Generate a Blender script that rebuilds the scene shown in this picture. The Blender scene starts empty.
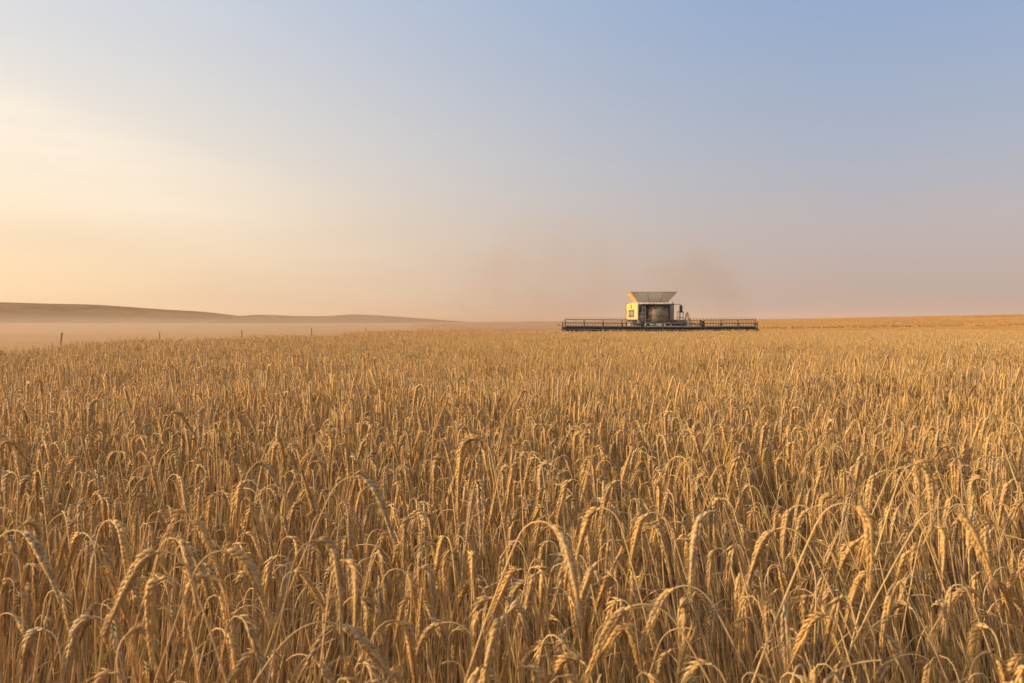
import bpy, math, random
import numpy as np
from mathutils import Vector, Matrix, Euler
from mathutils.bvhtree import BVHTree

random.seed(11)
rng = np.random.default_rng(11)
R = math.radians
S = bpy.context.scene
COL = S.collection

# ------------------------------------------------------------------ constants
W, H = 1024, 683
FOC = 796.0                      # focal length in pixels (28 mm on 36 mm)
CAMZ = 1.60
HOR = 322.0                      # horizon row
PITCH = math.atan((H / 2 - HOR) / FOC)
SUN_AZ = R(-96)                  # from the view axis (+Y), negative = left
SUN_EL = R(15)
SUNV = Vector((math.sin(SUN_AZ) * math.cos(SUN_EL), math.cos(SUN_AZ) * math.cos(SUN_EL), math.sin(SUN_EL)))


def terrain(x, y):
    """ground height: falls a little towards the combine, rises into a broad swell far right"""
    x = np.asarray(x, float); y = np.asarray(y, float)
    z = -0.0021 * np.clip(y, -30, 60)
    z = z + 0.006 * np.sin(x * 0.21 + 1.0) * np.sin(y * 0.17)
    az = x / np.maximum(y, 1.0)
    r = np.hypot(x, y)
    k = np.clip((r - 120) / 260, 0, 1); k = k * k * (3 - 2 * k)
    a = np.clip((az - 0.24) / 0.50, 0, 1.4)
    a = np.where(a < 1, a * a * (3 - 2 * a), 1.0) * 0.40 + 0.06 * a
    z = z + k * a * 5.6 * (y > 0)
    k2 = np.clip((r - 200) / 300, 0, 1); k2 = k2 * k2 * (3 - 2 * k2)
    z = z + k2 * (1.6 + 0.8 * np.clip(az / 0.2, -1, 1)) * (y > 0)
    return z


# ------------------------------------------------------------------ tagging
def tag(o, label=None, cat=None, group=None, kind=None):
    if label: o["label"] = label
    if cat: o["category"] = cat
    if group: o["group"] = group
    if kind: o["kind"] = kind
    return o


def empty(name, loc=(0, 0, 0), rot=None, scale=1.0, parent=None):
    o = bpy.data.objects.new(name, None)
    o.empty_display_size = 0.1
    o.location = loc
    if rot is not None: o.rotation_euler = rot
    o.scale = (scale,) * 3
    o.parent = parent
    COL.objects.link(o)
    return o


def link(name, me, parent=None):
    o = bpy.data.objects.new(name, me)
    o.parent = parent
    COL.objects.link(o)
    return o


# ------------------------------------------------------------------ node helpers
def newmat(name):
    m = bpy.data.materials.new(name)
    m.use_nodes = True
    nt = m.node_tree
    nt.nodes.clear()
    out = nt.nodes.new("ShaderNodeOutputMaterial")
    return m, nt, out


class NT:
    def __init__(s, nt): s.nt = nt
    def n(s, typ, **kw):
        nd = s.nt.nodes.new("ShaderNode" + typ)
        for k, v in kw.items(): setattr(nd, k, v)
        return nd
    def l(s, a, b): s.nt.links.new(a, b)
    def put(s, sock, v):
        if isinstance(v, bpy.types.NodeSocket): s.l(v, sock)
        else: sock.default_value = v
    def math(s, op, a, b=None, c=None, clamp=False):
        nd = s.n("Math", operation=op); nd.use_clamp = clamp
        for i, v in enumerate((a, b, c)):
            if v is not None: s.put(nd.inputs[i], v)
        return nd.outputs[0]
    def mix(s, f, a, b, blend="MIX"):
        nd = s.n("Mix", data_type="RGBA", blend_type=blend)
        s.put(nd.inputs[0], f)
        for i, v in ((6, a), (7, b)):
            if isinstance(v, tuple) and len(v) == 3: v = (*v, 1)
            s.put(nd.inputs[i], v)
        return nd.outputs[2]
    def ramp(s, f, lo, hi, a=0.0, b=1.0, smooth=True):
        nd = s.n("MapRange", interpolation_type="SMOOTHSTEP" if smooth else "LINEAR")
        s.put(nd.inputs[0], f)
        for i, v in zip((1, 2, 3, 4), (lo, hi, a, b)): s.put(nd.inputs[i], v)
        return nd.outputs[0]
    def noise(s, vec, scale, detail=3, rough=0.55):
        nd = s.n("TexNoise")
        if vec is not None: s.l(vec, nd.inputs["Vector"])
        nd.inputs["Scale"].default_value = scale
        nd.inputs["Detail"].default_value = detail
        nd.inputs["Roughness"].default_value = rough
        return nd.outputs[0]


def simple(name, col, rough=0.5, metal=0.0, dirt=0.25, dirtcol=(0.30, 0.21, 0.13), scale=3.0, spec=0.5):
    """paint / metal / rubber with a film of field dust of its own shape"""
    m, nt, out = newmat(name); g = NT(nt)
    tc = g.n("TexCoord")
    f = g.noise(tc.outputs["Object"], scale, 5, 0.65)
    f2 = g.ramp(f, 0.38, 0.72, 0.15 * dirt, dirt)
    b = g.n("BsdfPrincipled")
    g.l(g.mix(f2, col, dirtcol), b.inputs["Base Color"])
    g.l(g.ramp(f, 0.3, 0.7, rough * 0.9, min(1, rough * 1.25)), b.inputs["Roughness"])
    b.inputs["Metallic"].default_value = metal
    b.inputs["Specular IOR Level"].default_value = spec
    g.l(b.outputs[0], out.inputs[0])
    return m


# ------------------------------------------------------------------ straw
def straw_material():
    m, nt, out = newmat("ripe_straw"); g = NT(nt)
    tone = g.n("Attribute", attribute_name="tone").outputs["Fac"]
    part = g.n("Attribute", attribute_name="part").outputs["Fac"]
    rnd = g.n("ObjectInfo").outputs["Random"]
    t = g.math("FRACT", g.math("ADD", tone, rnd))
    tc = g.n("TexCoord")
    fine = g.noise(tc.outputs["Object"], 260, 2, 0.6)
    # stem: pale golden straw to brownish; ear: warm tan to greyer tan; leaf: dull brown
    stem = g.mix(g.ramp(t, 0.0, 1.0, 0, 1, False), STEM_A, STEM_B)
    tt = g.math("FRACT", g.math("MULTIPLY", t, 3.7))
    ear = g.mix(g.ramp(tt, 0.0, 1.0, 0, 1, False), EAR_A, EAR_B)
    leaf = g.mix(tt, LEAF_A, LEAF_B)
    c = g.mix(g.ramp(part, 0.4, 0.6), stem, ear)
    c = g.mix(g.ramp(part, 1.4, 1.6), c, leaf)
    old = g.ramp(g.math("FRACT", g.math("MULTIPLY", t, 7.3)), 0.86, 0.94)
    c = g.mix(g.math("MULTIPLY", old, 0.6), c, (0.25, 0.175, 0.11))
    grey = g.ramp(g.math("FRACT", g.math("MULTIPLY", t, 5.1)), 0.80, 0.86)
    c = g.mix(g.math("MULTIPLY", grey, 0.55), c, (0.60, 0.51, 0.36))
    c = g.mix(g.ramp(fine, 0.35, 0.7, 0.0, 0.3), c, (0.20, 0.115, 0.045))
    d = g.n("BsdfPrincipled")
    g.l(c, d.inputs["Base Color"])
    d.inputs["Roughness"].default_value = 0.55
    d.inputs["Specular IOR Level"].default_value = 0.35
    tr = g.n("BsdfTranslucent")
    g.l(g.mix(1.0, c, (1.0, 0.86, 0.62), "MULTIPLY"), tr.inputs[0])
    mx = g.n("MixShader"); mx.inputs[0].default_value = 0.38
    g.l(d.outputs[0], mx.inputs[1]); g.l(tr.outputs[0], mx.inputs[2])
    g.l(mx.outputs[0], out.inputs[0])
    return m


STEM_A, STEM_B = (0.77, 0.59, 0.31), (0.58, 0.43, 0.22)
EAR_A, EAR_B = (0.72, 0.50, 0.21), (0.57, 0.41, 0.20)
LEAF_A, LEAF_B = (0.52, 0.34, 0.16), (0.36, 0.23, 0.11)
STRAW = straw_material()
STEM_A, STEM_B = (0.66, 0.39, 0.13), (0.52, 0.305, 0.105)
LEAF_A, LEAF_B = (0.46, 0.23, 0.07), (0.36, 0.18, 0.06)
STUBBLE = straw_material(); STUBBLE.name = "stubble_straw"


class Geo:
    """growing mesh with the per-vertex attributes tone, part and per-face library id"""
    def __init__(s):
        s.v = []; s.f = []; s.tone = []; s.part = []; s.lib = []; s.nv = 0
    def add(s, V, F, part, tone, lib=0):
        V = np.asarray(V, float).reshape(-1, 3)
        s.v.append(V)
        b = s.nv
        s.f.extend([tuple(b + i for i in f) for f in F])
        s.nv += len(V)
        s.part.append(np.full(len(V), float(part))); s.tone.append(np.full(len(V), float(tone)))
        s.lib.append(np.full(len(V), lib, np.int32))
    def merge(s, o, M=None, tone=None, lib=0):
        """append another Geo, transformed by the 4x4 numpy matrix M"""
        V = np.concatenate(o.v)
        if M is not None: V = V @ M[:3, :3].T + M[:3, 3]
        b = s.nv
        s.v.append(V); s.f.extend([tuple(b + i for i in f) for f in o.f]); s.nv += len(V)
        s.part.append(np.concatenate(o.part))
        t = np.concatenate(o.tone) if tone is None else np.full(len(V), float(tone))
        s.tone.append(t); s.lib.append(np.full(len(V), lib, np.int32))
    def mesh(s, name, extra_points=None):
        me = bpy.data.meshes.new(name)
        V = np.concatenate(s.v) if s.v else np.zeros((0, 3))
        n = len(V)
        if extra_points is not None: V = np.concatenate([V, extra_points])
        me.vertices.add(len(V)); me.vertices.foreach_set("co", V.astype(np.float32).ravel())
        tot = np.array([len(f) for f in s.f], np.int32)
        idx = np.fromiter((i for f in s.f for i in f), np.int32, int(tot.sum()))
        me.loops.add(len(idx)); me.loops.foreach_set("vertex_index", idx)
        me.polygons.add(len(tot))
        st = np.zeros(len(tot), np.int32); st[1:] = np.cumsum(tot)[:-1]
        me.polygons.foreach_set("loop_start", st)
        me.polygons.foreach_set("use_smooth", np.ones(len(tot), bool))
        for nm, arr in (("tone", s.tone), ("part", s.part)):
            a = me.attributes.new(nm, "FLOAT", "POINT")
            d = np.zeros(len(V), np.float32)
            if arr: d[:n] = np.concatenate(arr)
            a.data.foreach_set("value", d)
        me.update(calc_edges=True); me.validate()
        me.materials.append(STRAW)
        return me


class Stalk:
    """centre line of one plant, bending in its local XZ plane"""
    def __init__(s, h=1.0, lean=6.0, bend=150.0, earl=0.115, nw=0.05, bow=8.0, earcurve=18.0, curl=0.42, seed=0):
        s.earl = earl
        rr = random.Random(seed)
        # the arc turns over mostly in the neck; solve the stem length for the wanted apex height
        L = h
        for _ in range(7):
            s.N = 120
            tot = L + earl
            u = np.linspace(0, tot, s.N)
            x = np.clip((u - (L - nw * 1.7)) / (nw * 1.7 + earl * curl), 0, 1)
            sm = x * x * (3 - 2 * x)
            e = np.clip((u - L) / earl, 0, 1)
            th = R(lean) + R(bow) * (u / L) ** 2 * (u < L) + R(bow) * (u >= L) + R(bend - lean - bow - earcurve) * sm + R(earcurve) * e
            du = u[1] - u[0]
            px = np.concatenate([[0], np.cumsum(np.sin(0.5 * (th[1:] + th[:-1])) * du)])
            pz = np.concatenate([[0], np.cumsum(np.cos(0.5 * (th[1:] + th[:-1])) * du)])
            top = pz.max()
            L += h - top
        s.L, s.u, s.th, s.tot = L, u, th, tot
        wob = rr.uniform(-0.03, 0.03)
        py = wob * np.sin(u / tot * math.pi * rr.uniform(0.8, 1.6)) * (u / tot)
        s.P = np.stack([px, py, pz], 1)
        s.iapex = int(np.argmax(pz))
    def at(s, u):
        u = np.asarray(u, float)
        p = np.stack([np.interp(u, s.u, s.P[:, i]) for i in range(3)], -1)
        th = np.interp(u, s.u, s.th)
        z = np.zeros_like(th)
        T = np.stack([np.sin(th), z, np.cos(th)], -1)
        Nn = np.stack([np.cos(th), z, -np.sin(th)], -1)
        B = np.stack([z, z + 1, z], -1)
        return p, T, Nn, B


def tube(geo, p, Nn, B, rad, sides, part, tone, cap=True):
    n = len(p)
    ang = np.arange(sides) * 2 * math.pi / sides
    V = (p[:, None, :] + (Nn[:, None, :] * np.cos(ang)[None, :, None] + B[:, None, :] * np.sin(ang)[None, :, None]) * np.asarray(rad)[:, None, None]).reshape(-1, 3)
    F = []
    for i in range(n - 1):
        for j in range(sides):
            a = i * sides + j; b = i * sides + (j + 1) % sides
            F.append((a, b, b + sides, a + sides))
    if cap:
        F.append(tuple((n - 1) * sides + j for j in range(sides)))
    geo.add(V, F, part, tone)


def stem_geo(geo, st, lod, tone, r0=0.0019):
    k, sides = ((22, 5), (11, 3), (6, 3))[lod]
    nb = k // 2
    u = np.concatenate([np.linspace(0, st.L - 0.13, k - nb, endpoint=False), np.linspace(st.L - 0.13, st.L + 0.004, nb)])
    p, T, Nn, B = st.at(u)
    rad = r0 * (1.15 - 0.45 * (u / st.L))
    if lod == 0:                                       # thickened joints
        rad = rad * (1 + 0.0 * u)
    if lod == 2: rad = rad * 1.15
    tube(geo, p, Nn, B, rad, sides, 0, tone, cap=False)


def ear_geo(geo, st, lod, tone, seed, width=1.0, awn=1.0):
    rr = random.Random(seed)
    n_nodes = int(st.earl / 0.0046)
    if lod == 0:
        u = np.linspace(st.L - 0.004, st.tot, 10)
        p, T, Nn, B = st.at(u)
        tube(geo, p, Nn, B, np.linspace(0.0022, 0.0012, 10) * width, 5, 1, tone)
        tw = rr.uniform(0, math.pi)
        for i in range(n_nodes):
            f = i / (n_nodes - 1)
            uu = st.L + f * (st.earl - 0.008)
            p, T, Nn, B = (a[0] for a in st.at([uu]))
            prof = (0.72 + 0.5 * math.sin(math.pi * min(1, f * 1.25 + 0.18))) * (1 - 0.35 * max(0, f - 0.55) / 0.45)
            side = 1 if i % 2 else -1
            for k in (-1, 1):
                psi = tw + (0 if side > 0 else math.pi) + k * R(40) + rr.uniform(-.15, .15)
                rad = Nn * math.cos(psi) + B * math.sin(psi)
                tan = np.cross(T, rad)
                al = R(15) * prof + rr.uniform(-.07, .07)
                d = T * math.cos(al) + rad * math.sin(al)
                nr = np.cross(tan, d)
                ln = (0.0190 + rr.uniform(-.002, .003)) * (0.8 + 0.2 * prof)
                w = 0.0025 * prof * width * rr.uniform(.88, 1.12)
                b0 = p + rad * 0.0012
                V = [b0]
                for q, wf in ((0.25, 0.85), (0.55, 1.0), (0.85, 0.45)):
                    for a in range(5):
                        an = a * 2 * math.pi / 5
                        V.append(b0 + d * ln * q + (tan * math.cos(an) * 1.1 + nr * math.sin(an) * 0.85) * w * wf)
                V.append(b0 + d * ln)
                F = [(0, 1 + (a + 1) % 5, 1 + a) for a in range(5)]
                for r_ in range(2):
                    o = 1 + r_ * 5
                    F += [(o + a, o + (a + 1) % 5, o + 5 + (a + 1) % 5, o + 5 + a) for a in range(5)]
                F += [(11 + a, 11 + (a + 1) % 5, 16) for a in range(5)]
                geo.add(V, F, 1, (tone + rr.uniform(-.03, .03)) % 1.0)
                # the awn: a fine tapering bristle
                al2 = al * rr.uniform(0.35, 0.95) + rr.uniform(-.05, .05)
                d2 = T * math.cos(al2) + rad * math.sin(al2)
                la = rr.uniform(0.010, 0.030) * awn
                tip = b0 + d * ln * 0.96
                hw = tan * 0.00038
                geo.add([tip - hw, tip + hw, tip + d2 * la + rad * rr.uniform(-.001, .003)], [(0, 1, 2)], 1, tone)
                geo.add([tip - nr * 0.00038, tip + nr * 0.00038, tip + d2 * la], [(0, 1, 2)], 1, tone)
                d3 = T * math.cos(al * 1.25) + rad * math.sin(al * 1.25) + tan * rr.uniform(-.2, .2)
                mid_ = b0 + d * ln * 0.6
                geo.add([mid_ - hw, mid_ + hw, mid_ + d3 * la * 0.95], [(0, 1, 2)], 1, tone)
    elif lod == 1:
        n = 13
        u = np.linspace(st.L - 0.002, st.tot + 0.006, n)
        p, T, Nn, B = st.at(u)
        f = np.linspace(0, 1, n)
        rad = 0.0049 * width * np.sin(np.pi * np.clip(f * 0.86 + 0.10, 0, 1)) ** 0.6 * (1 + 0.24 * np.where(np.arange(n) % 2, 1, -1))
        rad[-1] = 0.0008
        tube(geo, p, Nn, B, rad, 5, 1, tone)
        for i in range(1, n - 1):
            for k in range(3):
                psi = rr.uniform(0, 2 * math.pi)
                rd = Nn[i] * math.cos(psi) + B[i] * math.sin(psi)
                tan = np.cross(T[i], rd)
                b0 = p[i] + rd * rad[i] * 0.7
                al = rr.uniform(.15, .34)
                d = T[i] * math.cos(al) + rd * math.sin(al)
                geo.add([b0 - tan * 0.0016, b0 + tan * 0.0016, b0 + d * rr.uniform(.018, .032) * awn], [(0, 1, 2)], 1, tone)
    else:
        n = 6
        u = np.linspace(st.L - 0.002, st.tot + 0.008, n)
        p, T, Nn, B = st.at(u)
        rad = np.array([0.002, 0.0048, 0.0054, 0.0050, 0.0042, 0.001]) * width
        tube(geo, p, Nn, B, rad, 4, 1, tone)


def leaf_geo(geo, st, lod, tone, seed):
    rr = random.Random(seed)
    f = rr.uniform(0.35, 0.78)
    p0, T, Nn, B = (a[0] for a in st.at([st.L * f]))
    az = rr.uniform(0, 2 * math.pi)
    d = np.array([math.cos(az), math.sin(az), 0])
    side = np.array([-math.sin(az), math.cos(az), 0])
    ln = rr.uniform(0.10, 0.22); w = rr.uniform(0.0022, 0.0042)
    k = (9, 5, 4)[lod]
    p = p0.copy(); el = R(rr.uniform(45, 75)); V = []
    droop = R(rr.uniform(110, 170))
    for i in range(k):
        t = i / (k - 1)
        ww = w * (1 - t) ** 0.7 + 0.0003
        tw = math.sin(t * rr.uniform(2, 4)) * 0.9
        s2 = side * math.cos(tw) + np.array([0, 0, 1.0]) * math.sin(tw)
        V += [p - s2 * ww, p + s2 * ww]
        a = el - droop * t ** 0.8
        p = p + (d * math.cos(a) + np.array([0, 0, 1]) * math.sin(a)) * ln / (k - 1)
    F = [(2 * i, 2 * i + 1, 2 * i + 3, 2 * i + 2) for i in range(k - 1)]
    geo.add(V, F, 2, tone)


def rand_stalk(rr, seed, lean=None):
    q = rr.random()
    if q < 0.70: bend = rr.uniform(168, 186)           # hooked, ear hanging
    elif q < 0.88: bend = rr.uniform(152, 170)         # arched
    else: bend = rr.uniform(8, 36)                    # still upright
    h = 1.0
    return dict(h=h, lean=rr.uniform(0, 5) if lean is None else lean, bend=bend if bend > 90 else abs(lean or 0) + bend * .45, earl=rr.uniform(0.078, 0.148),
                nw=rr.uniform(0.010, 0.028) if rr.random() < 0.8 else rr.uniform(.034, .06), bow=rr.uniform(2, 8), earcurve=rr.uniform(3, 12), curl=rr.uniform(.06, .40), seed=seed)


# ---- the library of near plants: 26 variants, each as stem / ear / leaf
NV = 40
LEANS = (0, 3, 6, 10, 14, 18, -4, -8, -12, -16)
near = []
vr = random.Random(5)
for i in range(NV):
    pr = rand_stalk(vr, 100 + i, LEANS[i % 10] + vr.uniform(-1.5, 1.5))
    st = Stalk(**pr)
    g = {}
    g["stem"] = Geo(); stem_geo(g["stem"], st, 0, vr.random())
    g["ear"] = Geo(); ear_geo(g["ear"], st, 0, vr.random(), 300 + i, width=vr.uniform(0.85, 1.42), awn=vr.uniform(.6, 1.15))
    if i % 3 == 0:
        g["leaf"] = Geo(); leaf_geo(g["leaf"], st, 0, vr.random(), 500 + i)
    near.append((st, pr, g))

LIB = Geo()
nlib = 0
for st, pr, g in near:
    for k in g.values(): LIB.merge(k, lib=nlib)
    nlib += 1


def bare_straw(rr, seed, lod, tone):
    """a tiller that has lost its ear, or carries it low: a long thin bowed or kinked straw"""
    st = Stalk(h=rr.uniform(.78, 1.04), lean=rr.uniform(-4, 16), bend=rr.choice((rr.uniform(16, 40), rr.uniform(70, 120))), earl=0.02, nw=rr.uniform(.03, .09), bow=rr.uniform(2, 12), earcurve=4, seed=seed)
    G = Geo(); stem_geo(G, st, lod, tone, 0.0018)
    if rr.random() < .35 and lod < 2: leaf_geo(G, st, lod, rr.random(), seed)
    return G


BARE = []
for i in range(12):
    LIB.merge(bare_straw(vr, 700 + i, 0, vr.random()), lib=nlib); BARE.append(nlib); nlib += 1


def lean_at(x, y, rr):
    """how far (degrees, + = to the right) and which way the crop leans"""
    b = 9.0 * math.tanh(-(x + 0.15) / 0.9)
    if x > 0: b *= 1.75
    b *= 0.45 + 0.55 * math.exp(-max(0, y - 2) / 9)
    return b


def place(x, y, leans, rr):
    """(which of the given plants, heading): straw leaning as the crop does there, the ear on either side"""
    b = lean_at(x, y, rr) + rr.gauss(0, 3.5)
    side = 1 if rr.random() < 0.68 else -1             # ear over the lean or against it
    want = abs(b) * side
    ok = [i for i, l_ in enumerate(leans) if abs(l_ - want) < 4.0] or [min(range(len(leans)), key=lambda i: abs(leans[i] - want))]
    ph = (0.0 if b * side > 0 else math.pi) + rr.gauss(0, 0.55 if abs(b) > 6 else 1.1)
    return rr.choice(ok), ph


# ---- patches of plants for the middle distance and for far off
def patch(size, n, lod, cls, seed):
    rr = random.Random(seed); G = Geo()
    protos, leans = [], []
    for i in range(20):
        pr = rand_stalk(rr, seed * 31 + i, LEANS[i % 10] + rr.uniform(-1.5, 1.5)); st = Stalk(**pr); leans.append(pr['lean'])
        q = Geo(); stem_geo(q, st, lod, 0); ear_geo(q, st, lod, 0, seed * 77 + i, width=rr.uniform(.75, 1.25) * (1.05 if lod == 1 else 1.15))
        if i % 6 == 0 and lod == 1: leaf_geo(q, st, lod, 0, seed + i)
        protos.append(q)
    bare = [bare_straw(rr, seed * 13 + i, lod, 0) for i in range(8)]
    for i in range(n):
        x, y = rr.uniform(-size / 2, size / 2), rr.uniform(-size / 2, size / 2)
        which, ph = place((-1.2, -0.15, 1.2)[cls], 9, leans, rr)
        sc = rr.gauss(0.99, 0.055) if rr.random() > 0.06 else rr.uniform(1.06, 1.20)
        M = Matrix.Translation((x, y, 0)) @ Matrix.Rotation(R(rr.gauss(0, 2.2)), 4, 'Y') @ Matrix.Rotation(R(rr.gauss(0, 3)), 4, 'X') @ Matrix.Rotation(ph, 4, 'Z') @ Matrix.Scale(sc, 4)
        G.merge(rr.choice(bare) if rr.random() < 0.38 else protos[which], np.array(M), tone=rr.random())
    return G


MID, FAR = {}, []
for c in range(3):
    MID[c] = []
    for k in range(3):
        LIB.merge(patch(0.75, 150, 1, c, 900 + c * 10 + k), lib=nlib); MID[c].append(nlib); nlib += 1
for k in range(4):
    LIB.merge(patch(1.6, 780, 2, 1, 1200 + k), lib=nlib); FAR.append(nlib); nlib += 1


# ------------------------------------------------------------------ where the crop stands
def in_field(x, y):
    if x < -12.95 + 0.065 * y + 0.35 * math.sin(y * 0.7): return False
    if y > 54.6 and 3.1 < x < 17.4: return False
    return y < 58.5 + 0.4 * math.sin(x * 0.6)


NEAR_R = 4.6
CLEAR = 0.9
NEARLEAN = [q[1]['lean'] for q in near]
plants = []                                           # (variant, x, y, z, Euler, scale)
pr_ = random.Random(77)
cell = 0.064
ny0, ny1 = -1.6, NEAR_R
for iy in range(int((ny1 - ny0) / cell)):
    for ix in range(int(2 * 5.2 / cell)):
        x = -5.2 + (ix + pr_.uniform(0, 1)) * cell; y = ny0 + (iy + pr_.uniform(0, 1)) * cell
        r = math.hypot(x, y)
        if r > NEAR_R or r < CLEAR or abs(x) > max(1.7, 0.86 * y + 0.9): continue
        sc = pr_.gauss(1.03, 0.06)
        if pr_.random() < 0.05: sc = pr_.uniform(1.10, 1.22)
        if r < 1.9: sc = min(sc, 1.10)
        if r < 1.35: sc = min(sc, 1.04)
        var, ph = place(x, y, NEARLEAN, pr_)
        M = Matrix.Rotation(R(pr_.gauss(0, 2.2)), 3, 'Y') @ Matrix.Rotation(R(pr_.gauss(0, 3.5)), 3, 'X') @ Matrix.Rotation(ph, 3, 'Z')
        if pr_.random() < 0.37: var = pr_.choice(BARE)
        plants.append([var, x, y, float(terrain(x, y)), M.to_euler(), sc])

patches = []                                          # (library id, x, y, z, rotz, scale)
step = 0.62
for iy in range(int(24 / step)):
    for ix in range(int(44 / step)):
        x = -22 + (ix + pr_.uniform(.2, .8)) * step; y = (iy + pr_.uniform(.2, .8)) * step
        r = math.hypot(x, y)
        if r < NEAR_R - 0.12 or r > 20.4 or abs(x) > 0.80 * y + 1.2 or not in_field(x, y): continue
        w = math.tanh(-(x + 0.15) / 0.9) * (0.35 + 0.65 * math.exp(-(y - 2) / 14))
        c = 0 if w > 0.3 + pr_.uniform(-.3, .3) else 2 if w < -0.3 + pr_.uniform(-.3, .3) else 1
        und = 0.04 * math.exp(-(y - 4) / 5) + 0.045 * math.sin(x * 0.9 + y * 0.5) + 0.04 * math.sin(y * 1.3 - x * 0.4) + 0.03 * math.sin(x * 2.3 + 1) * math.sin(y * 1.9) - 0.05 * max(0, min(1, (-x - 5) / 5))
        patches.append((pr_.choice(MID[c]), x, y, float(terrain(x, y)), pr_.uniform(-.25, .25), pr_.uniform(.96, 1.04) + und))
step = 1.42
for iy in range(int(62 / step)):
    for ix in range(int(110 / step)):
        x = -55 + (ix + pr_.uniform(.25, .75)) * step; y = (iy + pr_.uniform(.25, .75)) * step
        r = math.hypot(x, y)
        if r < 20.0 or abs(x) > 0.80 * y + 2 or not in_field(x, y): continue
        und = 0.04 * math.sin(x * 0.35 + y * 0.2) + 0.035 * math.sin(y * 0.5 - x * 0.23) - 0.04 * max(0, min(1, (-x - 5) / 5))
        patches.append((pr_.choice(FAR), x, y, float(terrain(x, y)), pr_.uniform(-.4, .4), pr_.uniform(.95, 1.03) + und))


# ------------------------------------------------------------------ camera
cam = bpy.data.cameras.new("camera")
cam.sensor_width = 36; cam.lens = FOC / W * 36
cam.clip_start = 0.05; cam.clip_end = 20000
cam.dof.use_dof = True; cam.dof.focus_distance = 4.2; cam.dof.aperture_fstop = 8.0
co = bpy.data.objects.new("camera", cam); COL.objects.link(co)
co.location = (0, 0, CAMZ); co.rotation_euler = (math.pi / 2 - PITCH, 0, 0)
S.camera = co
CP, SP = math.cos(PITCH), math.sin(PITCH)


def project(p):
    x, y, z = p[0], p[1], p[2] - CAMZ
    d = y * CP - z * SP; v = z * CP + y * SP
    return W / 2 + FOC * x / d, H / 2 - FOC * v / d, d


def ray(u, v):
    a, b = (u - W / 2) / FOC, -(v - H / 2) / FOC
    return Vector((a, CP + b * SP, -SP + b * CP))


# ------------------------------------------------------------------ the plants that show largest: things of their own
GROUP = "ripe grain stalks of the nearest rows"
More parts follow.
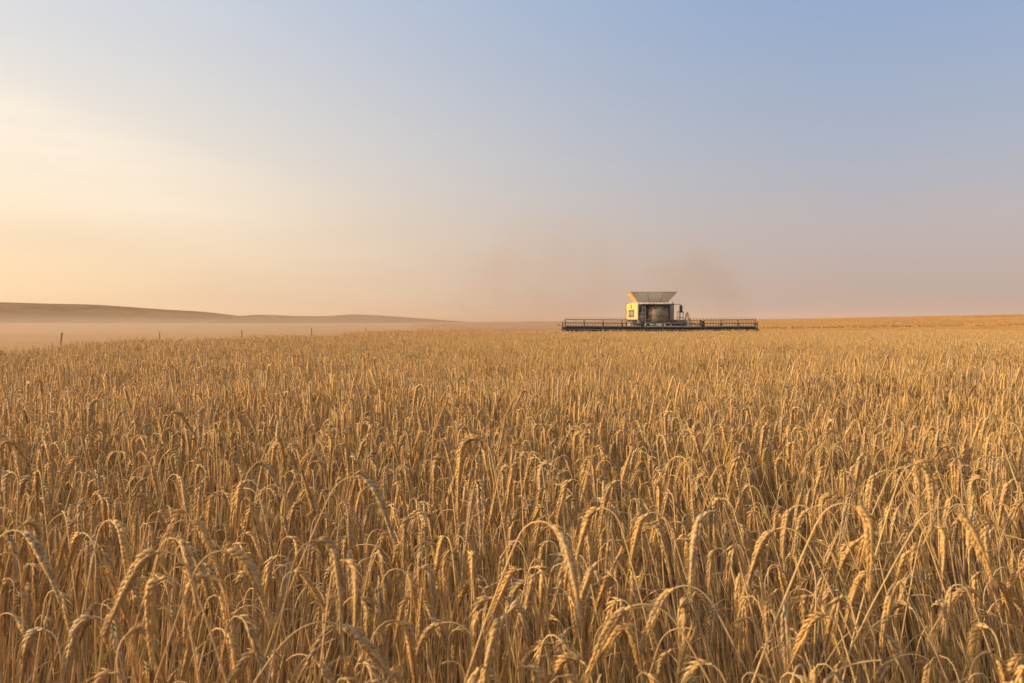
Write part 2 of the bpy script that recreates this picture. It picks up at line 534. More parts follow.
# apex u, v; ear tip offset dx, dy (pixels); lean of the straw (deg, towards the ear side); ear length (m); look
HEROES = [
    (16, 530, 34, 66, 20, .135, "thick grain ear arching over to the right at the left edge, a broad round bend"),
    (8, 613, 26, 34, 24, .12, "blurred ear bending right, low at the left edge"),
    (42, 629, -16, 60, 8, .12, "fat lit ear hanging left of its hook near the bottom left corner"),
    (92, 617, -20, 70, 8, .13, "ear with a bright rough top hanging left, near the bottom left corner"),
    (110, 520, 9, 66, 12, .135, "plump ear hanging straight with its two sides lit, left part of the field"),
    (182, 520, 20, 56, 14, .125, "dark backed ear bending right at the top of the left cluster"),
    (174, 538, 16, 64, 12, .13, "pale ear hanging to the right in the middle of the left cluster"),
    (166, 551, -44, 86, 14, .15, "long slanting lit ear sloping down to the left in the left cluster"),
    (219, 551, 30, 84, 16, .15, "long dark ear sloping down to the right in the left cluster"),
    (208, 575, -10, 64, 6, .13, "bright tipped ear hanging straight, lower left, stem just right of it"),
    (163, 577, -2, 86, 6, .14, "tall slim ear hanging straight, lower left, with a dark right side"),
    (322, 622, 44, 66, 34, .13, "big herringbone ear arching right at the bottom edge, straw widely bowed"),
    (306, 655, 26, 40, 30, .12, "smaller ear arching right below the big herringbone ear at the bottom"),
    (318, 540, 8, 96, 8, .15, "long broad ear hanging straight above the big herringbone ear"),
    (346, 560, 1, 70, 5, .125, "dark ear hanging straight with a pale knob on top, left of centre"),
    (450, 622, -22, 62, 26, .13, "feathery lit ear hanging left under a smooth bow, bottom centre"),
    (352, 477, 22, 62, 20, .135, "grey hooked ear standing clear above the crop, left of centre"),
    (474, 438, -8, 92, 6, .15, "tall golden ear hanging left high above the crop at centre"),
    (541, 521, 20, 88, 18, .15, "grey topped ear arching right with a golden tip, centre"),
    (604, 508, -16, 54, 12, .12, "ear bending left under a round hook, right of centre"),
    (606, 558, -16, 52, 20, .12, "pale ear bending left under a long low bow, right of centre"),
    (641, 604, -34, 80, 26, .14, "large pale ear hanging left at the bottom edge, right of centre"),
    (690, 586, -24, 64, 24, .13, "brown ear bending left below a long arched straw, right of centre"),
    (655, 512, -12, 50, 14, .12, "lit feathery ear hanging left, above the large pale bottom ear"),
    (714, 510, -10, 68, 12, .13, "slim lit ear hanging left with a straight back, right half"),
    (771, 467, 4, 20, 20, .10, "small pale curled ear high in the right half"),
    (788, 528, -18, 60, 22, .13, "greyish ear slanting left at the edge of the leaning crop, right half"),
    (844, 503, 2, 84, 18, .14, "long twisted golden ear hanging straight, right half"),
    (867, 628, 20, 54, 26, .12, "golden ear hanging right under a wide bow at the bottom, right half"),
    (910, 654, -14, 36, 30, .11, "shaggy golden ear hanging left at the bottom edge, right half"),
    (882, 569, -14, 54, 22, .12, "bright slim ear slanting left, right half, its straw leaning left"),
    (912, 577, -10, 62, 24, .13, "loose grey ear hanging left, tip lit, right half"),
    (946, 508, 28, 66, 24, .135, "golden ear arching right in the upper right of the front crop"),
    (1004, 598, 26, 34, 26, .12, "grey ear arching right at the right edge"),
    (932, 525, 1, 44, 6, .11, "short thick golden ear hanging straight beside an arched one, right"),
    (889, 470, -4, 50, 18, .12, "one of a lit trio, leftmost, hanging straight, right half"),
    (904, 468, 2, 40, 18, .11, "one of a lit trio, middle, short, right half"),
    (916, 464, 6, 60, 16, .13, "one of a lit trio, rightmost, hanging to the right"),
    (870, 538, -16, 38, 22, .11, "small golden ear bent left beneath the lit trio, right half"),
    (800, 505, -4, 46, 18, .115, "slim ear hanging from a tight hook, left of the twisted golden ear"),
    (818, 506, -8, 44, 20, .115, "ear with a round neck next to the twisted golden ear"),
    (620, 480, -10, 50, 12, .12, "golden ear hanging straight from a narrow hook, just right of centre"),
    (247, 480, -6, 44, 8, .12, "narrow ear hanging from a tight hook, left third"),
    (98, 400, -4, 42, 8, .125, "ear reaching above the crop in the left distance"),
]
BROAD = random.Random(3)
things = []                                           # (root empty, centre line in world, label)


def make_thing(meshes, loc, rot, sc, label):
    root = empty("grain_stalk", loc, rot, sc)
    tag(root, label, "grain stalk", GROUP)
    for k, me in meshes.items():
        link(k, me, root)
    return root


clear = []
for i, (u, v, dx, dy, lean, el, lab) in enumerate(HEROES):
    ppm = math.hypot(dx, dy) * 1.06 / el
    ppm = min(max(ppm, (v - HOR) / 0.62), (v - HOR) / 0.28)     # keeps the bend between 0.98 and 1.32 m
    d = FOC / ppm
    A = Vector((0, 0, CAMZ)) + ray(u, v) * d
    clear.append((u, v, dx, dy, d))
    side = 1 if dx >= 0 else -1
    toward = BROAD.uniform(-0.45, 0.45)
    th_end = 180 - math.degrees(math.atan2(abs(dx), dy)) + 6
    zg = float(terrain(A.x, A.y))
    st = Stalk(h=A.z - zg, lean=lean * 0.55, bend=th_end, earl=math.hypot(dx, dy) / ppm * 1.04,
               nw=0.020 + 0.0015 * lean, curl=BROAD.uniform(.22, .42), bow=5 + lean * 0.55, earcurve=10 + lean * 0.25, seed=4000 + i)
    g = {"stem": Geo(), "ear": Geo()}
    stem_geo(g["stem"], st, 0, BROAD.random(), 0.0021)
    ear_geo(g["ear"], st, 0, BROAD.random(), 5000 + i, width=BROAD.uniform(1.4, 1.7), awn=BROAD.uniform(.5, 1.0))
    if i % 4 == 1:
        g["leaf"] = Geo(); leaf_geo(g["leaf"], st, 0, BROAD.random(), 6000 + i)
    rz = (0 if side > 0 else math.pi) + toward
    off = Matrix.Rotation(rz, 3, 'Z') @ Vector(st.P[st.iapex])
    base = A - off; base.z = zg
    make_thing({k: q.mesh(k) for k, q in g.items()}, base, Euler((0, 0, rz)), 1.0, lab)

# choose, among the near plants, those whose ear shows most to the camera
NHERO = len(HEROES)
def in_the_way(p):
    var, x, y, z, eul, sc = p
    if y < 0.4: return False
    st = near[var][0] if var < NV else None
    M = Matrix.Translation((x, y, z)) @ eul.to_matrix().to_4x4() @ Matrix.Scale(sc, 4)
    ps = [M @ Vector(st.P[k]) for k in (st.iapex, -1)] + [M @ Vector(st.at([st.L + .4 * st.earl])[0][0])] if st else [M @ Vector((0, 0, .95))]
    for q in ps:
        u, v, d = project(q)
        for hu, hv, dx, dy, hd in clear:
            if d < hd - 0.03 and hv - 10 < v < hv + dy + 14:
                cx = hu + dx * min(1, max(0, (v - hv) / dy))
                if abs(u - cx) < 17: return True
    return False


plants = [p for p in plants if not in_the_way(p)]
bv, bf = [], []
info = []
for n, (var, x, y, z, eul, sc) in enumerate(plants):
    if var >= NV:
        info.append(None); continue
    st = near[var][0]
    M = Matrix.Translation((x, y, z)) @ eul.to_matrix().to_4x4() @ Matrix.Scale(sc, 4)
    idx = np.concatenate([np.linspace(0, st.N - 1, 15).astype(int)])
    P = st.P[idx] @ np.array(M)[:3, :3].T + np.array(M)[:3, 3]
    ue = st.u[idx]
    right = np.array([P[0][1], -P[0][0], 0]); right /= max(1e-6, np.linalg.norm(right))
    b = len(bv)
    for q, uu in zip(P, ue):
        w = 0.006 if uu > st.L else 0.0016
        bv.append(q - right * w); bv.append(q + right * w)
    bf += [(b + 2 * k, b + 2 * k + 1, b + 2 * k + 3, b + 2 * k + 2) for k in range(len(P) - 1)]
    info.append((st, M))
tree = BVHTree.FromPolygons([Vector(v) for v in bv], bf)
eye = Vector((0, 0, CAMZ))
score = []
for n, (var, x, y, z, eul, sc) in enumerate(plants):
    if info[n] is None or y < 0.5 or y > 4.5: continue
    st, M = info[n]
    ap = M @ Vector(st.P[st.iapex]); u, v, d = project(ap)
    if not (6 < u < W - 6 and 340 < v < H - 4): continue
    vis = 0
    for f in np.linspace(0.1, 0.95, 6):
        p = M @ Vector(st.at([st.L + f * st.earl])[0][0])
        uu, vv, _ = project(p)
        if not (0 < uu < W and 0 < vv < H): continue
        dr = p - eye; L = dr.length
        hit = tree.ray_cast(eye, dr / L, L - 0.02)
        if hit[0] is None: vis += 1
    if vis: score.append((vis / 6 * st.earl * sc * FOC / d, n, u, v, d))
score.sort(reverse=True)
chosen = score[:298 - NHERO]
mesh_of = {}
used = set()
taken = set()
for sc_, n, u, v, d in chosen:
    var, x, y, z, eul, sc = plants[n]
    if var not in mesh_of: mesh_of[var] = {k: q.mesh(k) for k, q in near[var][2].items()}
    st, M = info[n]
    tip = M @ Vector(st.P[-1]); tu = project(tip)[0]; ap = M @ Vector(st.P[st.iapex])
    bend = near[var][1]["bend"]
    look = "hooked" if bend > 150 else "arched" if bend > 105 else "half upright"
    way = "to the right" if tu - u > 8 else "to the left" if tu - u < -8 else "straight down" if bend > 120 else "towards us"
    verb = "ear hanging" if bend > 105 else "ear nodding"
    pu, pv = u / W * 100, v / H * 100
    a, b = f"{pu:.0f}", f"{pv:.0f}"
    if (a, b) in taken: a, b = f"{pu:.1f}", f"{pv:.1f}"
    taken.add((a, b))
    make_thing(mesh_of[var], (x, y, z), eul, sc, f"{look} stalk, {verb} {way}, top {a}% across, {b}% down")
    used.add(n)

# ------------------------------------------------------------------ the rest of the crop: one mass
pts, pid, prot, psc = [], [], [], []
for n, (var, x, y, z, eul, sc) in enumerate(plants):
    if n in used: continue
    pts.append((x, y, z)); pid.append(var); prot.append(tuple(eul)); psc.append(sc)
for lib, x, y, z, rz, sc in patches:
    pts.append((x, y, z)); pid.append(lib); prot.append((0, 0, rz)); psc.append(sc)
def scatter(name, lib, pts, pid, prot, psc):
    """one mass of plants: the first vertices are a library, the loose ones say where each entry stands"""
    pts = np.array(pts); npnt = len(pts)
    me = lib.mesh(name, extra_points=pts)
    nlv = len(me.vertices) - npnt
    a = me.attributes.new("lib", "INT", "POINT")
    d = np.full(len(me.vertices), -1, np.int32); d[:nlv] = np.concatenate(lib.lib); a.data.foreach_set("value", d)
    a = me.attributes.new("pick", "INT", "POINT")
    d = np.zeros(len(me.vertices), np.int32); d[nlv:] = pid; a.data.foreach_set("value", d)
    a = me.attributes.new("turn", "FLOAT_VECTOR", "POINT")
    d = np.zeros((len(me.vertices), 3), np.float32); d[nlv:] = prot; a.data.foreach_set("vector", d.ravel())
    a = me.attributes.new("size", "FLOAT", "POINT")
    d = np.ones(len(me.vertices), np.float32); d[nlv:] = psc; a.data.foreach_set("value", d)

    ng = bpy.data.node_groups.new("sown_crop", "GeometryNodeTree")
    ng.interface.new_socket("Geometry", in_out="INPUT", socket_type="NodeSocketGeometry")
    ng.interface.new_socket("Geometry", in_out="OUTPUT", socket_type="NodeSocketGeometry")
    def gn(t, **kw):
        n = ng.nodes.new(t)
        for k, v in kw.items(): setattr(n, k, v)
        return n
    def attr(nm, typ):
        n = gn("GeometryNodeInputNamedAttribute", data_type=typ); n.inputs["Name"].default_value = nm
        return n.outputs["Attribute"]
    gi, go = gn("NodeGroupInput"), gn("NodeGroupOutput")
    cmp = gn("FunctionNodeCompare", data_type="INT", operation="LESS_THAN")
    ints = [s for s in cmp.inputs if s.type == "INT"]
    ng.links.new(attr("lib", "INT"), ints[0]); ints[1].default_value = 0
    sep = gn("GeometryNodeSeparateGeometry", domain="POINT")
    ng.links.new(gi.outputs[0], sep.inputs["Geometry"]); ng.links.new(cmp.outputs[0], sep.inputs["Selection"])
    mtp = gn("GeometryNodeMeshToPoints")
    ng.links.new(sep.outputs["Selection"], mtp.inputs["Mesh"])
    sti = gn("GeometryNodeSplitToInstances", domain="POINT")
    ng.links.new(sep.outputs["Inverted"], sti.inputs["Geometry"]); ng.links.new(attr("lib", "INT"), sti.inputs["Group ID"])
    iop = gn("GeometryNodeInstanceOnPoints")
    ng.links.new(mtp.outputs[0], iop.inputs["Points"]); ng.links.new(sti.outputs[0], iop.inputs["Instance"])
    iop.inputs["Pick Instance"].default_value = True
    ng.links.new(attr("pick", "INT"), iop.inputs["Instance Index"])
    e2r = gn("FunctionNodeEulerToRotation"); ng.links.new(attr("turn", "FLOAT_VECTOR"), e2r.inputs[0])
    ng.links.new(e2r.outputs[0], iop.inputs["Rotation"])
    ng.links.new(attr("size", "FLOAT"), iop.inputs["Scale"])
    ng.links.new(iop.outputs[0], go.inputs[0])
    o = link(name, me)
    o.modifiers.new("sown_crop", "NODES").node_group = ng
    return o


crop = scatter("grain_crop", LIB, pts, pid, prot, psc)
tag(crop, "dense field of ripe golden grain reaching to the combine", None, None, "stuff")

# ------------------------------------------------------------------ stubble and the far standing crop
STUB = Geo(); sr = random.Random(8)
for k in range(6):
    G = Geo(); fine = k < 3
    size, cnt = (3.0, 1500) if fine else (7.0, 1300)
    for i in range(cnt):
        x = sr.uniform(-size / 2, size / 2); y = sr.uniform(-size / 2, size / 2)
        h = sr.uniform(.16, .34); r = sr.uniform(.006, .012) if fine else sr.uniform(.02, .045)
        tx, ty = sr.gauss(0, .06), sr.gauss(0, .06)
        V = [(x + r * math.cos(a), y + r * math.sin(a), -.03) for a in (0.3, 2.4, 4.5)] + [(x + tx + r * .8 * math.cos(a), y + ty + r * .8 * math.sin(a), h) for a in (0.3, 2.4, 4.5)]
        G.add(V, [(0, 1, 4, 3), (1, 2, 5, 4), (2, 0, 3, 5), (3, 4, 5)], 0, sr.random())
    STUB.merge(G, lib=k)
pts, pid, prot, psc = [], [], [], []
for step, r0, r1, base in ((2.9, 12, 75, 0), (6.8, 75, 540, 3)):
    n_ = int(r1 / step) + 1
    for iy in range(n_):
        for ix in range(-n_, n_):
            x = (ix + sr.uniform(.3, .7)) * step; y = (iy + sr.uniform(.3, .7)) * step
            r = math.hypot(x, y)
            if not r0 < r < r1 or abs(x) > 0.74 * y + 8 or in_field(x, y) or y < 12: continue
            if 9 < x < 12.6 and 55 < y < 70: continue
            if x / y < -0.1 + 0.02 * math.sin(y * .09): continue   # the left hollow is bare and chaffy
            far_crop = y > 186 and x / y > 0.27 + 0.03 * math.sin(y * .02)
            pts.append((x, y, float(terrain(x, y)))); pid.append(base + sr.randrange(3)); prot.append((0, 0, sr.choice((0, math.pi)) + R(4) + sr.gauss(0, .03)))
            psc.append(2.4 if far_crop else sr.uniform(.9, 1.1))
stub = scatter("stubble", STUB, pts, pid, prot, psc)
stub.data.materials[0] = STUBBLE
tag(stub, "short golden stubble of the cut field with a far strip still standing", None, None, "stuff")
print("near plants", len(plants), "candidates", len(score), "patches", len(patches))

# ------------------------------------------------------------------ ground, hills
def grid_mesh(name, X, Y, Z, mat, parent=None):
    ny, nx = X.shape
    V = np.stack([X, Y, Z], -1).reshape(-1, 3)
    F = [(j * nx + i, j * nx + i + 1, (j + 1) * nx + i + 1, (j + 1) * nx + i) for j in range(ny - 1) for i in range(nx - 1)]
    me = bpy.data.meshes.new(name); me.from_pydata(V.tolist(), [], F)
    me.polygons.foreach_set("use_smooth", np.ones(len(F), bool)); me.update()
    me.materials.append(mat)
    return link(name, me, parent)


def ground_mat():
    m, nt, out = newmat("stubble_ground"); g = NT(nt)
    geo = g.n("NewGeometry"); pos = geo.outputs["Position"]
    sx = g.n("SeparateXYZ"); g.l(pos, sx.inputs[0])
    y = sx.outputs[1]; x = sx.outputs[0]
    big = g.noise(pos, 0.02, 4, 0.6)
    mp = g.n("Mapping"); g.l(pos, mp.inputs[0]); mp.inputs["Scale"].default_value = (0.01, 0.16, 1)
    mp.inputs["Rotation"].default_value = (0, 0, R(4))
    bands = g.noise(mp.outputs[0], 1.0, 4, 0.6)
    fine = g.noise(pos, 9, 5, 0.7)
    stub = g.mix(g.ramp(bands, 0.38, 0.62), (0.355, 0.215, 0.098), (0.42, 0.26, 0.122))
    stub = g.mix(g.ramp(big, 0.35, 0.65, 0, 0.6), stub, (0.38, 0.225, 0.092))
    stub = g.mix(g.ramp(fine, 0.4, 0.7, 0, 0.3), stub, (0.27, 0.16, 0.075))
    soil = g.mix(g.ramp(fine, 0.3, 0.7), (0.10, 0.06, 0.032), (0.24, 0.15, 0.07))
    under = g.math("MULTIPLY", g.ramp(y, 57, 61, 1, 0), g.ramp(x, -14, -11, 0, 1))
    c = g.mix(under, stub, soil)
    b = g.n("BsdfPrincipled"); g.l(c, b.inputs["Base Color"])
    b.inputs["Roughness"].default_value = 0.95; b.inputs["Specular IOR Level"].default_value = 0.1
    bp = g.n("Bump"); bp.inputs["Strength"].default_value = 0.25; bp.inputs["Distance"].default_value = 0.08
    g.l(fine, bp.inputs["Height"]); g.l(bp.outputs[0], b.inputs["Normal"])
    g.l(b.outputs[0], out.inputs[0])
    return m


def hill_mat():
    m, nt, out = newmat("dry_hill_grass"); g = NT(nt)
    geo = g.n("NewGeometry"); pos = geo.outputs["Position"]
    mp = g.n("Mapping"); g.l(pos, mp.inputs[0]); mp.inputs["Scale"].default_value = (0.012, 0.02, 0.22)
    n1 = g.noise(mp.outputs[0], 1.0, 5, 0.62)
    n2 = g.noise(pos, 0.09, 5, 0.65)
    c = g.mix(g.ramp(n1, 0.35, 0.65), (0.095, 0.062, 0.03), (0.20, 0.125, 0.058))
    c = g.mix(g.ramp(n2, 0.42, 0.62, 0, 0.8), c, (0.075, 0.052, 0.026))
    b = g.n("BsdfPrincipled"); g.l(c, b.inputs["Base Color"]); b.inputs["Roughness"].default_value = 1.0
    b.inputs["Specular IOR Level"].default_value = 0.05
    g.l(b.outputs[0], out.inputs[0])
    return m


GM, HM = ground_mat(), hill_mat()
GR = 2400.0
ax = np.concatenate([-np.geomspace(GR, 2, 60), np.linspace(-1.6, 1.6, 5), np.geomspace(2, GR, 60)])
X, Y = np.meshgrid(ax, ax)
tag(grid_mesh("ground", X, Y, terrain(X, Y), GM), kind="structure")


def hill(name, prof, dist, depth, base=-2.0):
    """ridge whose crest, seen from the road, follows prof = [(column, rows above the horizon)]"""
    us = np.array([p[0] for p in prof], float); hs = np.array([p[1] for p in prof], float)
    n = 150
    t = np.linspace(us[0], us[-1], n)
    h = np.interp(t, us, hs)
    ker = np.hanning(11); ker /= ker.sum()
    h = np.convolve(np.pad(h, 5, mode="edge"), ker, mode="valid")
    rr = np.random.default_rng(4)
    a = np.linspace(-1, 1, 41)
    X = np.zeros((41, n)); Y = np.zeros((41, n)); Z = np.zeros((41, n))
    for j, q in enumerate(a):
        D = dist + q * depth
        X[j] = (t - W / 2) / FOC * dist * (1 + 0.10 * q)
        Y[j] = D + 30 * np.sin(t * 0.013)
        prof_q = np.cos(q * math.pi / 2) ** 1.5
        crest = h * dist / FOC + CAMZ + 0.7
        bump = 0.35 * np.sin(X[j] * 0.06 + q * 9) * (1 - abs(q)) + 0.5 * np.sin(X[j] * .021 + q * 4) * np.sin(q * 3.1) * 1.5
        Z[j] = base + (crest - base) * prof_q + bump * np.clip(crest / 6, 0, 1) * (abs(q) < 0.99)
    o = grid_mesh(name, X, Y, Z, HM)
    return tag(o, kind="structure")


hill("hill", [(-420, 6), (-260, 15), (-120, 18.5), (0, 18.8), (70, 17.8), (120, 14.2), (180, 11), (215, 7.5), (245, 4.5), (285, 2), (330, -2), (380, -5)], 760, 210)
hill("hill", [(150, -4), (205, 2.5), (235, 5), (265, 6.4), (300, 5.6), (330, 4.8), (360, 6.6), (395, 5.4), (430, 2.2), (465, -0.3), (520, -3), (580, -6)], 900, 220)

# ------------------------------------------------------------------ small mesh kit for built things
class MB:
    def __init__(s): s.v = []; s.f = []
    def add(s, V, F):
        b = len(s.v); s.v += [tuple(v) for v in V]; s.f += [tuple(b + i for i in f) for f in F]
        return s
    def box(s, x0, x1, y0, y1, z0, z1):
        V = [(x, y, z) for z in (z0, z1) for y in (y0, y1) for x in (x0, x1)]
        return s.add(V, [(0, 2, 3, 1), (4, 5, 7, 6), (0, 1, 5, 4), (2, 6, 7, 3), (0, 4, 6, 2), (1, 3, 7, 5)])
    def prism(s, poly, axis, a, b):
        """polygon in the plane across AXIS, from a to b along it"""
        n = len(poly)
        def pt(p, t):
            return (t, p[0], p[1]) if axis == 'x' else (p[0], t, p[1]) if axis == 'y' else (p[0], p[1], t)
        V = [pt(p, a) for p in poly] + [pt(p, b) for p in poly]
        return s.add(V, [tuple(range(n))[::-1], tuple(range(n, 2 * n))] + [(i, (i + 1) % n, n + (i + 1) % n, n + i) for i in range(n)])
    def bar(s, p, q, r, sides=8):
        p, q = Vector(p), Vector(q); d = (q - p).normalized()
        a = d.orthogonal().normalized(); b = d.cross(a)
        V = []
        for c in (p, q):
            for i in range(sides):
                t = 2 * math.pi * i / sides
                V.append(c + (a * math.cos(t) + b * math.sin(t)) * r)
        return s.add(V, [(i, (i + 1) % sides, sides + (i + 1) % sides, sides + i) for i in range(sides)] + [tuple(range(sides))[::-1], tuple(range(sides, 2 * sides))])
    def path(s, pts, r, sides=8):
        for a, b in zip(pts, pts[1:]): s.bar(a, b, r, sides)
        return s
    def disc(s, c, axis, r0, r1, w, sides=28):
        """ring (r1 = inner radius, 0 for a solid drum) of width w about AXIS 'x'"""
        V = []; F = []
        for xx in (-w / 2, w / 2):
            for rr in (r0, r1):
                for i in range(sides):
                    t = 2 * math.pi * i / sides
                    V.append((c[0] + xx, c[1] + math.cos(t) * rr, c[2] + math.sin(t) * rr))
        n = sides
        for i in range(n):
            j = (i + 1) % n
            F += [(i, j, 2 * n + j, 2 * n + i), (n + i, 3 * n + i, 3 * n + j, n + j), (i, n + i, n + j, j), (2 * n + i, 2 * n + j, 3 * n + j, 3 * n + i)]
        return s.add(V, F)
    def build(s, name, mat, parent=None, bevel=0.0, smooth=False):
        me = bpy.data.meshes.new(name); me.from_pydata(s.v, [], s.f); me.update()
        me.materials.append(mat)
        if smooth: me.polygons.foreach_set("use_smooth", np.ones(len(me.polygons), bool))
        o = link(name, me, parent)
        if bevel:
            b = o.modifiers.new("edge", "BEVEL"); b.width = bevel; b.segments = 2; b.limit_method = "ANGLE"
        return o


# ------------------------------------------------------------------ the combine
YEL = simple("yellow_paint", (0.60, 0.39, 0.10), 0.4, 0, 0.75, dirtcol=(0.40, 0.33, 0.24), scale=1.6)
YEL2 = simple("clean_yellow_paint", (0.60, 0.45, 0.05), 0.35, 0, 0.3, dirtcol=(0.5, 0.4, 0.26))
YEL3 = simple("sunbleached_paint", (0.58, 0.36, 0.17), 0.5, 0, 0.6, dirtcol=(0.45, 0.34, 0.24))
SHEET = simple("bare_sheet_metal", (0.62, 0.60, 0.55), 0.5, 0.1, 0.4, dirtcol=(0.46, 0.39, 0.30), scale=1.5)
GREY = simple("grey_paint", (0.33, 0.31, 0.28), 0.5, 0.2, 0.5, scale=2)
DARK = simple("black_paint", (0.012, 0.016, 0.027), 0.45, 0, 0.08, scale=3, spec=0.3)
RUB = simple("tyre_rubber", (0.022, 0.021, 0.02), 0.8, 0, 0.6, scale=4)
STEEL = simple("worn_steel", (0.36, 0.34, 0.31), 0.35, 0.8, 0.35, scale=5)
BATM = simple("bat_paint", (0.10, 0.098, 0.095), 0.4, 0.3, 0.2)
TINE = simple("black_tine", (0.02, 0.019, 0.02), 0.5, 0, 0.4)
WHITE = simple("pale_roof", (0.55, 0.53, 0.48), 0.4, 0, 0.4)
RED = simple("red_lens", (0.5, 0.03, 0.015), 0.25, 0, 0.1)
AMBER = simple("amber_lens", (0.6, 0.2, 0.02), 0.25, 0, 0.1)
SEATM = simple("cab_fabric", (0.09, 0.075, 0.06), 0.85, 0, 0.2)
m, nt, out = newmat("tinted_glass"); gg = NT(nt)
bb = gg.n("BsdfPrincipled"); bb.inputs["Base Color"].default_value = (0.55, 0.52, 0.44, 1)
bb.inputs["Roughness"].default_value = 0.06; bb.inputs["IOR"].default_value = 1.5
tt_ = gg.n("BsdfTransparent"); tt_.inputs[0].default_value = (0.62, 0.60, 0.52, 1)
dd_ = gg.n("BsdfDiffuse"); dd_.inputs[0].default_value = (0.38, 0.32, 0.24, 1)
fr = gg.n("Fresnel"); fr.inputs[0].default_value = 1.5
gl = gg.n("BsdfGlossy"); gl.inputs["Roughness"].default_value = 0.05; gl.inputs["Color"].default_value = (0.9, 0.9, 0.9, 1)
tcn = gg.n("TexCoord"); dn = gg.noise(tcn.outputs["Object"], 1.2, 4)
m1 = gg.n("MixShader"); gg.l(gg.ramp(dn, 0.35, 0.7, 0.35, 0.65), m1.inputs[0]); gg.l(tt_.outputs[0], m1.inputs[1]); gg.l(dd_.outputs[0], m1.inputs[2])
m2 = gg.n("MixShader"); gg.l(fr.outputs[0], m2.inputs[0]); gg.l(m1.outputs[0], m2.inputs[1]); gg.l(gl.outputs[0], m2.inputs[2])
gg.l(m2.outputs[0], out.inputs[0])
GLASS = m

HX, HY = 10.2, 55.0                                    # header centre and cutting edge
BX = 10.6                                              # body centre
GZ = float(terrain(BX, 58))
combine = empty("combine_harvester", (BX, 58.0, GZ))
tag(combine, "yellow combine harvester with open grain tank and wide header cutting the standing grain", "combine harvester")


def P(x, y, z):                                       # world -> combine's own frame
    return (x - BX, y - 58.0, z - GZ)


class CB(MB):
    def cbox(s, x0, x1, y0, y1, z0, z1):
        return s.box(x0 - BX, x1 - BX, y0 - 58, y1 - 58, z0 - GZ, z1 - GZ)
    def cbar(s, p, q, r, sides=8): return s.bar(P(*p), P(*q), r, sides)
    def cpath(s, pts, r, sides=8): return s.path([P(*p) for p in pts], r, sides)


# body: the machine's flanks, rear hood, threshing housing
xl, xr = BX - 1.5, BX + 1.5
b = CB(); b.cbox(xl + .06, xr - .06, 59.6, 63.3, 1.0, 2.98); b.build("body", GREY, combine, 0.05)
sp = CB(); sp.cbox(xl, xl + .05, 57.7, 63.3, 1.62, 3.02); side = sp.build("side_panel", YEL, combine, 0.03)
k = CB(); k.cbox(xl - .018, xl - .003, 59.3, 63.2, 2.52, 2.98); k.build("upper_panel", YEL2, side, 0.01)
k = CB(); k.cbox(xl - .016, xl - .004, 57.75, 59.0, 1.80, 2.96); k.build("service_door", YEL3, side, 0.006)
k = CB(); k.cbox(xl - .012, xl - .002, 59.4, 62.2, 1.98, 2.50); k.build("vent", DARK, side)
for yy in (59.7, 60.35, 61.0, 61.65):
    q = CB(); q.cbox(xl - .03, xl - .014, yy, yy + .34, 2.06, 2.42); q.build("louver", GREY, side)
k = CB(); k.cbox(xl - .028, xl - .020, 60.5, 60.95, 2.58, 2.92); k.build("warning_plate", DARK, side)
k = CB(); k.cbox(xl - .012, xl - .003, 57.9, 62.9, 1.62, 1.74); k.build("skirt_strip", DARK, side)
sp = CB(); sp.cbox(xr - .05, xr, 59.6, 63.3, 1.62, 3.02); sp.build("side_panel", YEL, combine, 0.03)
sp = CB(); sp.cbox(xl - .02, xl + .07, 63.34, 63.46, 1.2, 3.08); sp.build("corner_post", DARK, combine, 0.01)
b = CB(); b.cbox(BX - .9, xr - .06, 63.32, 65.6, 1.1, 2.9); b.prism([(65.602 - 58, 1.1 - GZ), (65.602 - 58, 2.9 - GZ), (66.8 - 58, 2.5 - GZ), (67.2 - 58, 1.3 - GZ)], 'x', -0.95, 1.3); b.build("straw_hood", YEL, combine, 0.05)
# front wall of the body beside and behind the cab
b = CB(); b.cbox(xl + .02, xr - .02, 59.44, 59.58, 1.45, 3.04); b.build("front_bulkhead", GREY, combine, 0.02)

